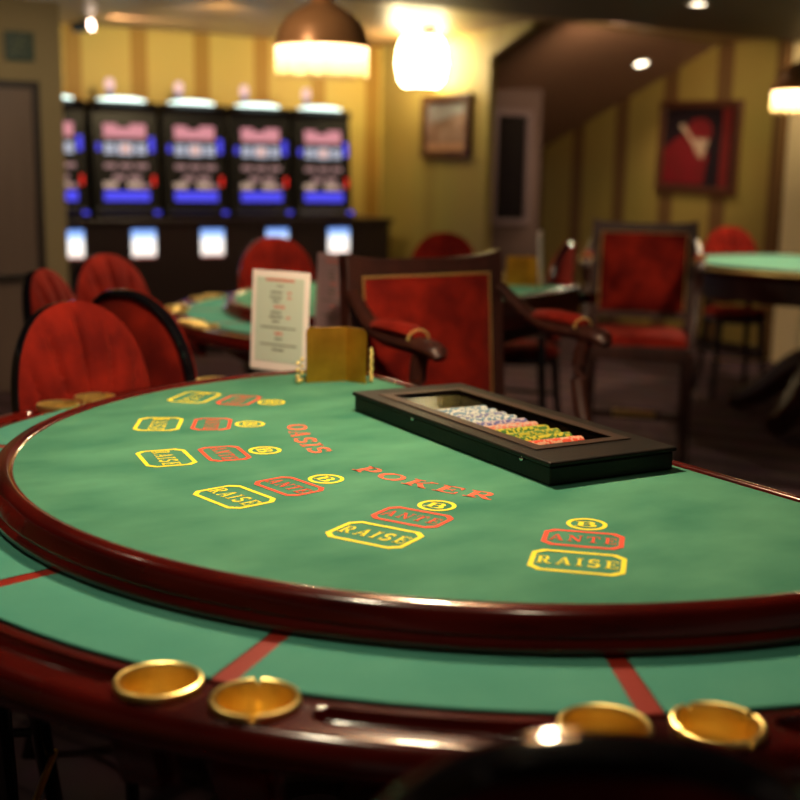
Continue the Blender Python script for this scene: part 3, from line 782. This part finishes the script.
# ------------------------------------------------------------------ armchairs
def make_armchair(label, loc, rz):
    t = thing('armchair', label, 'armchair', loc, rz, 'square backed red armchairs')
    W = .262; yb = .24; lean = R(-5)
    M = Matrix.Translation((0, yb, .60)) @ Matrix.Rotation(lean, 4, 'X')
    bm = bmesh.new(); tr = []
    # posts, shaped top rail (slightly hollow with raised ears), bottom rail
    for sx in (-1, 1): box(bm, (sx*(W-.0225), 0, .262), (.045, .045, .524), M)
    n = 16; top = []
    for i in range(n+1):
        x = -W+2*W*i/n; zt = .528+.018*(abs(x)/W)**4
        top.append((x, zt))
    prism(bm, [(-W, .475), (W, .475)]+top[::-1], -.0215, .0215, M @ Matrix(((1, 0, 0, 0), (0, 0, -1, 0), (0, 1, 0, 0), (0, 0, 0, 1))))
    box(bm, (0, 0, .075), (2*W-.09, .04, .05), M)
    fr_ = obj('back_frame', bm, M_dwood, t, smooth=False, bevel=.004)
    # upholstered panel, domed front
    bm = bmesh.new(); nx, nz = 18, 20; w, h0, h1 = W-.049, .085, .480
    for sgn in (-1, 1):
        g = []
        for i in range(nx+1):
            c = []
            for j in range(nz+1):
                a, b = i/nx*2-1, j/nz*2-1
                d = (1-a**4)*(1-b**4); x = a*w; z = h0+(h1-h0)*j/nz
                c.append(bm.verts.new(M @ Vector((x, sgn*(.022+(.030 if sgn < 0 else .012)*d**.6), z))))
            g.append(c)
        for i in range(nx):
            for j in range(nz): bm.faces.new((g[i][j], g[i+1][j], g[i+1][j+1], g[i][j+1]))
    obj('backrest', bm, M_velvet, t)
    bm = bmesh.new()
    def nail(x, z): sphere(bm, M @ Vector((x, -.025, z)), .0036, 8, 1)
    for i in range(45): x = -w+2*w*i/44; nail(x, h1)
    for i in range(1, 42):
        z = h0+(h1-h0)*i/42
        nail(-w, z); nail(w, z)
    obj('nail_trim', bm, M_brass, t)
    # seat
    bm = bmesh.new(); box(bm, (0, -.005, .535), (.50, .47, .07)); obj('seat_rail', bm, M_dwood, t, smooth=False, bevel=.008)
    bm = bmesh.new(); nx = 16; g = []
    for i in range(nx+1):
        c = []
        for j in range(nx+1):
            a, b = i/nx*2-1, j/nx*2-1; d = max(0, (1-a**6)*(1-b**6)); c.append(bm.verts.new((a*.24, -.02+b*.225, .571+.055*d**.4)))
        g.append(c)
    for i in range(nx):
        for j in range(nx): bm.faces.new((g[i][j], g[i+1][j], g[i+1][j+1], g[i][j+1]))
    edge = [g[i][0] for i in range(nx+1)]+[g[nx][j] for j in range(1, nx+1)]+[g[i][nx] for i in range(nx-1, -1, -1)]+[g[0][j] for j in range(nx-1, 0, -1)]
    bm.faces.new(edge[::-1]); obj('seat', bm, M_velvet, t)
    # arms
    for sx in (-1, 1):
        x = sx*.268
        pts = bez((x*.93, yb+.01, 1.04), (x, .14, .965), (x, .10, .945), (x, -.02, .945), 10)+[Vector((x, -.10, .945)), Vector((x, -.145, .942)), Vector((x, -.166, .937)), Vector((x, -.178, .925))]
        bm = bmesh.new(); tube(bm, pts, [.020, .021, .022, .023, .024, .025, .026, .027, .028, .028, .028, .030, .030, .027, .016], 12, flat=.75)
        arm = obj('arm', bm, M_dwood, t)
        bm = bmesh.new(); tube(bm, [(x, .115, .966), (x, .095, .974), (x, .03, .978), (x, -.055, .976), (x, -.088, .970)], [.012, .026, .029, .029, .016], 12, flat=.62)
        obj('arm_pad', bm, M_velvet, arm)
        bm = bmesh.new()
        for k in range(9):
            a = PI*k/8; sphere(bm, (x+.030*math.cos(a), -.084, .961+.022*math.sin(a)), .0042, 8)
        obj('pad_nails', bm, M_brass, arm)
        bm = bmesh.new(); tube(bm, bez((x, -.10, .935), (x*.98, -.03, .80), (x*.96, -.15, .70), (x*.93, -.17, .54), 10), .022, 10); obj('arm_support', bm, M_dwood, t)
        bm = bmesh.new(); tube(bm, bez((sx*.235, -.20, .53), (sx*.24, -.23, .35), (sx*.235, -.19, .2), (sx*.24, -.25, 0), 10), [.034-.0012*i for i in range(11)], 10); obj('leg', bm, M_dwood, t)
        bm = bmesh.new(); tube(bm, bez((sx*.235, .23, .62), (sx*.235, .235, .4), (sx*.235, .25, .2), (sx*.24, .32, 0), 10), [.027-.0008*i for i in range(11)], 8); obj('leg', bm, M_dwood, t)
    bm = bmesh.new(); box(bm, (0, -.215, .235), (.45, .030, .035)); box(bm, (-.235, .03, .235), (.022, .47, .03)); box(bm, (.235, .03, .235), (.022, .47, .03)); obj('stretcher', bm, M_dwood, t, smooth=False, bevel=.004)
    bm = bmesh.new(); box(bm, (0, -.2315, .243), (.20, .003, .026)); box(bm, (0, -.215, .2545), (.20, .032, .003)); obj('footrest_plate', bm, M_brass, t, smooth=False)
    return t
ar = make_armchair('square backed red armchair with brass nails behind the chip tray', (.217, 3.11, 0), R(34))
far = dup(ar, (1.165, 5.85, 0), R(-12), 'square backed red armchair farther back, left of the right hand card table')

# ------------------------------------------------------------------ slot machines
E_pink = emat('lit_pink_title', (1.0, .40, .44), .72)
E_white = emat('lit_reels', (.78, .80, .95), .75)
E_peach = emat('lit_reel_symbol', (1.0, .55, .42), .8)
E_blue = emat('lit_blue', (.10, .09, 1.0), .95)
E_pay = emat('lit_paytable', (.80, .45, .42), .42)
E_pay2 = emat('lit_paytable_cream', (.9, .62, .45), .6)
E_red = emat('lit_red', (1.0, .03, .02), 1.0)
E_dome = emat('lit_top_lamp', (.80, 1.0, .90), 3.0)
E_candle = emat('lit_candle', (1.0, .62, .55), 1.1)
E_green = emat('lit_green_button', (.25, .9, .35), 1.0)
def belly():
    m = bpy.data.materials.new('lit_belly_glass'); m.use_nodes = True; nt = m.node_tree; nt.nodes.clear()
    e = nt.nodes.new('ShaderNodeEmission'); tc = nt.nodes.new('ShaderNodeTexCoord'); sp = nt.nodes.new('ShaderNodeSeparateXYZ'); rp = nt.nodes.new('ShaderNodeValToRGB')
    mr = nt.nodes.new('ShaderNodeMapRange'); mr.inputs['From Min'].default_value = .70; mr.inputs['From Max'].default_value = .93
    el = rp.color_ramp.elements; el[0].position = 0; el[0].color = (.25, .08, .07, 1); el[1].position = 1; el[1].color = (.10, .22, .7, 1)
    for p, c in ((.14, (.35, .12, .10, 1)), (.2, (1.0, .90, .80, 1)), (.62, (1.0, .97, .95, 1)), (.78, (.35, .55, .95, 1))): n = el.new(p); n.color = c
    e.inputs['Strength'].default_value = 1.5
    o = nt.nodes.new('ShaderNodeOutputMaterial')
    nt.links.new(tc.outputs['Object'], sp.inputs[0]); nt.links.new(sp.outputs['Z'], mr.inputs['Value']); nt.links.new(mr.outputs[0], rp.inputs['Fac']); nt.links.new(rp.outputs[0], e.inputs['Color']); nt.links.new(e.outputs[0], o.inputs['Surface'])
    return m
E_belly = belly()
SL = math.atan2(e1.y, e1.x)
M0 = Vector((-2.05, 8.78)); SP = .512; ZS = 1.0
def make_slot(label, loc):
    t = thing('slot_machine', label, 'slot machine', loc, SL, 'slot machines in a row')
    # cabinet side profile (y,z), front = -y, extruded over the width
    prof = [(.22, 0), (-.24, 0), (-.26, .03), (-.20, .07), (-.150, .74), (-.19, .78), (-.16, .81), (.20, .81)]
    bm = bmesh.new(); M = Matrix(((0, 0, 1, 0), (1, 0, 0, 0), (0, 1, 0, 0), (0, 0, 0, 1)))
    prism(bm, prof, -.235, .235, M); obj('cabinet', bm, M_slot, t, smooth=False, bevel=.008)
    # glass face follows the front's slope
    sl = math.atan2(.05, .67); F = Matrix.Translation((0, -.20, .04)) @ Matrix.Rotation(-sl, 4, 'X')
    def pan(bm, x, z, w, h, th=.008): x *= .9; w *= .88; h *= .9; box(bm, (x, -.005, z), (w, th, h), F)
    bm = bmesh.new()
    pts = []
    pan(bm, 0, .555, .34, .075); pan(bm, -.115, .60, .11, .03); pan(bm, .105, .60, .13, .035)
    obj('title_panel', bm, E_pink, t, smooth=False)
    bm = bmesh.new()
    for x in (-.125, .125):
        for z in (.418, .445, .472): pan(bm, x, z, .085, .021)
    pan(bm, 0, .445, .125, .09)
    rw = obj('reel_window', bm, E_white, t, smooth=False)
    bm = bmesh.new(); pan(bm, 0, .445, .075, .06, .012); obj('reel_symbol', bm, E_peach, rw, smooth=False)
    bm = bmesh.new()
    for x in (-.125, .0, .125): pan(bm, x, .325, .10, .035)
    for x in (-.06, .07): pan(bm, x, .245, .10, .04)
    for x in (-.13, .13): pan(bm, x, .185, .10, .035)
    box(bm, (0, -.001, .255), (.36, .006, .20), F, 1)
    obj('paytable', bm, [E_pay, M_slot], t, smooth=False)
    bm = bmesh.new()
    for x in (-.13, .06): pan(bm, x, .192, .11, .045, .012)
    obj('paytable_highlight', bm, E_pay2, t, smooth=False)
    bm = bmesh.new(); pan(bm, 0, .115, .37, .075); obj('lower_screen', bm, E_blue, t, smooth=False)
    for sx in (-1, 1):
        bm = bmesh.new(); pan(bm, sx*.212, .465+.012*sx, .028 if sx < 0 else .038, .085+.03*sx, .014); obj('side_lamp', bm, E_blue, t, smooth=False)
    bm = bmesh.new(); pan(bm, .218, .225, .022, .075, .014); obj('red_lamp', bm, E_red, t, smooth=False)
    bm = bmesh.new(); box(bm, (.20, -.245, .04), (.04, .03, .02)); obj('button', bm, E_blue, t, smooth=False)
    bm = bmesh.new(); lathe(bm, [(.0001, .838), (.10, .835), (.165, .822), (.172, .811), (.0001, .811)], 32, (0, -.10, 0)); obj('top_lamp', bm, E_dome, t)
    bm = bmesh.new(); lathe(bm, [(.0001, .81), (.022, .81), (.022, .90), (.0001, .90)], 16, (-.03, .08, 0)); cb = obj('candle_base', bm, mat('candle_blue_base', (.08, .07, .22), .3), t)
    bm = bmesh.new(); lathe(bm, [(.0001, .9005), (.030, .9005), (.034, .93), (.030, .965), (.015, .978), (.0001, .980)], 16, (-.03, .08, 0)); obj('candle_lamp', bm, E_candle, cb)
    return t
labs = ['slot machine at far left, half hidden by the dark wall', 'slot machine second from left in the row', 'middle slot machine of the row of five', 'slot machine second from right in the row', 'slot machine at the right end of the row by the corner']
base_pt = lambda i: M0+e1*(SP*(i-1))
s0 = make_slot(labs[0], (base_pt(0).x, base_pt(0).y, ZS+.0005))
for i in range(1, 5): p = base_pt(i); dup(s0, (p.x, p.y, ZS+.0005), SL, labs[i])
t = thing('slot_machine_stand', 'long dark wood stand with lit panels under the row of slot machines', 'stand', (M0.x, M0.y, 0), SL)
bm = bmesh.new(); box(bm, (.52, -.03, ZS/2-.02), (3.10, .50, ZS-.04)); obj('stand_body', bm, M_stand, t, smooth=False, bevel=.006)
bm = bmesh.new(); box(bm, (.52, -.04, ZS-.02), (3.14, .54, .04)); obj('stand_top', bm, M_stand, t, smooth=False, bevel=.008)
for i in range(5):
    bm = bmesh.new(); box(bm, (SP*(i-1)+.085, -.284, .825), (.175, .008, .20)); obj('belly_glass', bm, E_belly, t, smooth=False)

# ------------------------------------------------------------------ lamps
def make_lamp(label, loc):
    t = thing('pendant_lamp', label, 'pendant lamp', loc, 0, 'brass pendant lamps with fringe')
    # origin at the dome's bottom rim
    bm = bmesh.new(); lathe(bm, [(.182, -.004), (.186, 0), (.184, .012), (.176, .030), (.168, .060), (.148, .092), (.115, .122), (.078, .146), (.050, .160), (.042, .172), (.046, .182), (.034, .196), (.020, .205), (.016, .23),
                                 (.012, .23), (.012, .19), (.040, .150), (.075, .138), (.110, .115), (.142, .088), (.162, .058), (.170, .030), (.178, .0), (.182, -.004)], 56); obj('dome', bm, M_lampbrass, t)
    bm = bmesh.new(); rnd = random.Random(5); n = 150
    for i in range(n):
        a = 2*PI*i/n; d = 2*PI/n*.43; r = .178+rnd.uniform(-.002, .002); zb = rnd.uniform(-.004, .016)
        vs = [bm.verts.new((rr*math.cos(b), rr*math.sin(b), z)) for (rr, b, z) in ((r, a-d, .118), (r, a+d, .118), (r+.004, a+d*.9, zb), (r+.004, a-d*.9, zb))]
        bm.faces.new(vs)
    o = obj('fringe', bm, E_fringe, t); o.location = (0, 0, -.118)
    bm = bmesh.new(); sphere(bm, (0, 0, .045), .035, 16, 1.2); obj('bulb', bm, emat('lit_bulb', (1, .78, .45), 12), t)
    bm = bmesh.new(); lathe(bm, [(.0001, .081), (.020, .081), (.020, .185), (.0001, .185)], 16); obj('bulb_socket', bm, M_lampbrass, t)
    L = ZC-.05-loc[2]
    bm = bmesh.new(); tube(bm, [(0, 0, .22), (0, 0, L-.02)], .005, 8); obj('cord', bm, M_cord, t)
    bm = bmesh.new(); lathe(bm, [(.0001, L-.03), (.03, L-.03), (.05, L-.012), (.05, L), (.0001, L)], 24); obj('ceiling_rose', bm, M_lampbrass, t)
    return t
ZL = 1.825
LAMPS = [(-.325, 4.78, 'brass domed pendant lamp with glowing fringe hanging over the second table'), (2.17, 6.70, 'fringed brass pendant lamp at the right edge over the card table')]
lp0 = make_lamp(LAMPS[0][2], (LAMPS[0][0], LAMPS[0][1], ZL))
dup(lp0, (LAMPS[1][0], LAMPS[1][1], ZL), 0, LAMPS[1][2])
dup(lp0, (.02, 2.08, ZL+.02), 0, 'fringed brass pendant lamp hanging above the front table, over the top of the picture')

def light(kind, name, loc, power, col, **kw):
    l = bpy.data.lights.new(name, kind); l.energy = power; l.color = col
    for k, v in kw.items(): setattr(l, k, v)
    o = bpy.data.objects.new(name, l); link(o); o.location = loc; return o
def aim(o, p):
    d = Vector(p)-Vector(o.location); o.rotation_euler = d.to_track_quat('-Z', 'Y').to_euler()
WARM = (1.0, .79, .52)
light('POINT', 'lamp_glow', (.02, 2.08, ZL-.01), 64, WARM, shadow_soft_size=.05)
light('POINT', 'lamp_glow', (LAMPS[0][0], LAMPS[0][1], ZL-.02), 34, WARM, shadow_soft_size=.05)
light('POINT', 'lamp_glow', (LAMPS[1][0], LAMPS[1][1], ZL-.02), 62, WARM, shadow_soft_size=.05)

# wall sconce
sp_ = corner+e2*.99
t = thing('wall_sconce', 'glaring bright wall lamp above the small picture', 'wall lamp', (sp_.x, sp_.y, 2.15), math.atan2(e2.y, e2.x))
bm = bmesh.new(); box(bm, (0, -.012, 0), (.10, .02, .14)); obj('back_plate', bm, M_brass, t, smooth=False, bevel=.004)
bm = bmesh.new(); lathe(bm, [(.12, -.17), (.165, -.12), (.19, .0), (.175, .11), (.15, .18)], 32, (0, -.20, 0)); obj('glass_shade', bm, emat('lit_sconce_glass', (1, .80, .42), 22), t)
bm = bmesh.new(); tube(bm, [(0, -.02, -.06), (0, -.10, -.19), (0, -.20, -.178)], .01, 8); lathe(bm, [(.0001, -.18), (.11, -.18), (.12, -.17), (.0001, -.165)], 24, (0, -.20, 0)); obj('bracket', bm, M_brass, t)
q = sp_+(-e1)*.36
light('POINT', 'sconce_glow', (q.x, q.y, 2.12), 27, (1, .80, .42), shadow_soft_size=.10)

# pictures
def picture(name, c, rz, w, h, fw, parts, label, tilt=0):
    t = thing(name, label, 'picture', c, rz)
    t.rotation_euler = (0, tilt, rz)
    bm = bmesh.new()
    for (x, z, a, b) in ((-w/2+fw/2, 0, fw, h), (w/2-fw/2, 0, fw, h), (0, h/2-fw/2, w-2*fw, fw), (0, -h/2+fw/2, w-2*fw, fw)): box(bm, (x, -.018, z), (a, .035, b))
    obj('frame', bm, M_wood_frame, t, smooth=False, bevel=.006)
    for nm, poly, m, y in parts:
        bm = bmesh.new(); prism(bm, poly, -y-.001, -y, Matrix(((1, 0, 0, 0), (0, 0, 1, 0), (0, 1, 0, 0), (0, 0, 0, 1)))); obj(nm, bm, m, t, smooth=False)
    return t
pc = corner+e2*1.055
M_print = mat('faded_print', (.20, .10, .07), .5, noise=(9, (.42, .28, .24), (1, 1, 1), .35, .65))
M_sky = mat('faded_print_sky', (.34, .36, .40), .5, noise=(12, (.25, .2, .2), (1, 1, 1), .4, .7))
rect = lambda x0, z0, x1, z1: [(x0, z0), (x1, z0), (x1, z1), (x0, z1)]
def picA():
    w, h = .70, .47
    return picture('framed_picture', (pc.x, pc.y, 1.36+44.5*9.25/1200), math.atan2(e2.y, e2.x), w, h, .055,
        [('print', rect(-w/2+.03, -h/2+.03, w/2-.03, h/2-.03), M_print, .008), ('print_sky', [(-.27, .02), (.10, .07), (.26, .10), (.26, .17), (-.27, .17)], M_sky, .010), ('mount', rect(-.29, -.178, .29, -.13), mat('peach_mount', (.50, .27, .17), .6), .011)],
        'small framed faded print on the yellow wall under the bright lamp')
picA()
pr = Q1-e2*.14
M_pblk = mat('painting_dark', (.012, .006, .010), .4); M_pred = mat('painting_red', (.13, .008, .010), .45, noise=(6, (.17, .006, .012), (1, 1, 1), .35, .7)); M_pred2 = mat('painting_dark_red', (.16, .012, .012), .45); M_pwh = mat('painting_pale', (.40, .27, .2), .45)
def picB():
    w, h = .92, .72
    fig = [(-.40, -.29), (.08, -.29), (.12, -.05), (.06, .03), (-.12, .12), (-.27, .07), (-.40, -.02)]
    cap = [(.00+.15*math.cos(2*PI*i/16), .12+.11*math.sin(2*PI*i/16)) for i in range(16)]
    pale = [(-.24, .165), (-.18, .185), (-.07, .065), (.12, .065), (.06, -.09), (.00, -.06), (-.06, .02), (-.16, .11)]
    return picture('framed_painting', (pr.x, pr.y, 1.36+28*9.85/1200), math.atan2(e2.y, e2.x), w, h, .055,
        [('canvas', rect(-w/2+.03, -h/2+.03, w/2-.03, h/2-.03), M_pblk, .006), ('red_robe', fig, M_pred, .008), ('red_cap', cap, M_pred, .009), ('pale_shape', pale, M_pwh, .011), ('red_band', rect(.25, -.30, .35, .30), M_pred2, .008)],
        'large dark framed painting of a red and white form on the olive alcove wall', tilt=R(1.6))
picB()

# ceiling fittings
M_can = mat('downlight_ring', (.5, .45, .4), .4)
E_down = emat('lit_downlight', (1, .85, .62), 9)
def downlight(c, n, label, group='recessed ceiling lights'):
    t = thing('ceiling_light', label, 'ceiling light', c, 0, group)
    t.rotation_euler = Vector(n).to_track_quat('Z', 'Y').to_euler()
    bm = bmesh.new(); lathe(bm, [(.048, .0), (.050, .008), (.066, .008), (.070, .0)], 28); obj('ring', bm, M_can, t)
    bm = bmesh.new(); lathe(bm, [(.0001, .006), (.035, .005), (.0475, .001)], 28); obj('lens', bm, E_down, t)
    return t
# on the sloping ceiling
drop = .59/1.757
f_ = (Q1-P2)*.74+P2; dl = f_+s_dir*.42
nrm = Vector((s_dir.x*drop, s_dir.y*drop, 1)).normalized()*-1
downlight((dl.x, dl.y, ZC-drop*.42-.001), nrm, 'small glowing recessed light in the sloping brown ceiling')
o = light('SPOT', 'downlight_beam', (dl.x, dl.y, ZC-drop*.42-.03), 25, (1, .8, .5), spot_size=R(120), spot_blend=.8, shadow_soft_size=.04); o.rotation_euler = (0, 0, 0)
downlight((1.62, 6.98, ZC-.051), (0, 0, -1), 'recessed light in the dark front ceiling at the top edge of the picture')
o = light('SPOT', 'downlight_beam', (1.62, 6.98, ZC-.08), 30, (1, .82, .55), spot_size=R(100), spot_blend=.8, shadow_soft_size=.04)
# left track spotlight that grazes the ceiling
p = M0-e1*.28+e2*.2
t = thing('spotlight', 'small black ceiling spotlight at top left shining along the ceiling', 'spotlight', (p.x, p.y, ZC), SL-.75)
bm = bmesh.new(); lathe(bm, [(.0001, -.006), (.03, -.006), (.03, 0), (.0001, 0)], 20); tube(bm, [(0, 0, -.005), (0, 0, -.055)], .008, 8); obj('mount', bm, M_blackwood, t)
bm = bmesh.new(); tube(bm, [(-.07, 0, -.075), (.06, 0, -.062)], [.034, .042], 16); obj('lamp_body', bm, M_blackwood, t)
bm = bmesh.new(); tube(bm, [(.0605, 0, -.062), (.066, 0, -.0615)], .036, 16); obj('lens', bm, emat('lit_spot_lens', (1, .74, .58), 12), t)
sd = Vector((math.cos(SL-.75), math.sin(SL-.75))); pp = p+sd*.09
o = light('SPOT', 'spot_beam', (pp.x, pp.y, ZC-.06), 70, (1, .72, .5), spot_size=R(50), spot_blend=.7, shadow_soft_size=.02); aim(o, (pp.x+e1.x, pp.y+e1.y, ZC+.10))
o = obj('smoke_detector', (lambda b: (lathe(b, [(.0001, -.035), (.035, -.035), (.055, -.02), (.06, 0), (.0001, 0)], 24), b)[1])(bmesh.new()), M_doorframe)
q = corner+e2*1.35-e1*.35; o.location = (q.x, q.y, ZC-.0005); tag(o, 'small dark round smoke detector on the ceiling right of the bright lamp', 'smoke detector')

# unseen spots, added to brighten seating, table, walls, alcove and lamp dome
def spot(x, y, tgt, pw, col=(1, .8, .52), size=75, z=ZC-.08):
    o = light('SPOT', 'added_spot', (x, y, z), pw, col, spot_size=R(size), spot_blend=.9, shadow_soft_size=.06); aim(o, tgt); return o
spot(-1.1, 7.6, (-1.6, 9.3, 1.6), 85, (1, .76, .40), 110)
spot(-.3, 1.2, (-.9, 3.6, .8), 32, (1, .8, .55), 70)
spot(1.7, 3.6, (1.08, 5.8, .85), 150, (1, .78, .5), 26)
spot(2.9, 8.3, (2.6, 10.0, 1.2), 45, (1, .78, .45), 100)

spot(-.38, 1.30, (-.36, 1.28, .86), 28, (1, .84, .58), 78)
spot(.25, 1.12, (.22, 1.10, .86), 7, (1, .82, .56), 66)
spot(-1.35, 2.3, (-.75, 2.0, .4), 16, (1, .84, .58), 60)
spot(-.75, 4.0, (-.325, 4.78, 1.98), 22, (1, .8, .55), 50)
spot(-1.55, 5.7, (-2.25, 7.3, 1.3), 45, (1, .8, .52), 80)
spot(-.95, 3.3, (-.85, 4.5, .9), 60, (1, .8, .52), 80)
spot(1.3, 7.85, (2.0, 10.9, 1.7), 85, (1, .76, .45), 90, ZC-.12)

# ------------------------------------------------------------------ world, camera, view
w = bpy.data.worlds.new('World'); sc.world = w; w.use_nodes = True
w.node_tree.nodes['Background'].inputs['Color'].default_value = (1.0, .74, .56, 1); w.node_tree.nodes['Background'].inputs['Strength'].default_value = .08

cam = bpy.data.cameras.new('camera'); co = bpy.data.objects.new('camera', cam); link(co); sc.camera = co
pit, rol = R(10.7757), R(1.0363)
F = Vector((0, math.cos(pit), -math.sin(pit))); U = Vector((0, math.sin(pit), math.cos(pit))); X = Vector((1, 0, 0))
X2 = X*math.cos(rol)+U*math.sin(rol); U2 = -X*math.sin(rol)+U*math.cos(rol)
co.matrix_world = Matrix(((X2.x, U2.x, -F.x, 0), (X2.y, U2.y, -F.y, 0), (X2.z, U2.z, -F.z, EYE), (0, 0, 0, 1)))
cam.sensor_width = 36; cam.lens = 54; cam.clip_start = .02; cam.clip_end = 60
cam.dof.use_dof = True; cam.dof.focus_distance = 1.80; cam.dof.aperture_fstop = 2.7

sc.view_settings.view_transform = 'Standard'; sc.view_settings.look = 'None'; sc.view_settings.gamma = 1; sc.view_settings.use_curve_mapping = False
sc.view_settings.exposure = 0.0
sc.cycles.use_denoising = True
sc.cycles.max_bounces = 8; sc.cycles.diffuse_bounces = 4; sc.cycles.glossy_bounces = 4; sc.cycles.transparent_max_bounces = 8
sc.cycles.sample_clamp_indirect = 6
sc.cycles.caustics_reflective = False; sc.cycles.caustics_refractive = False
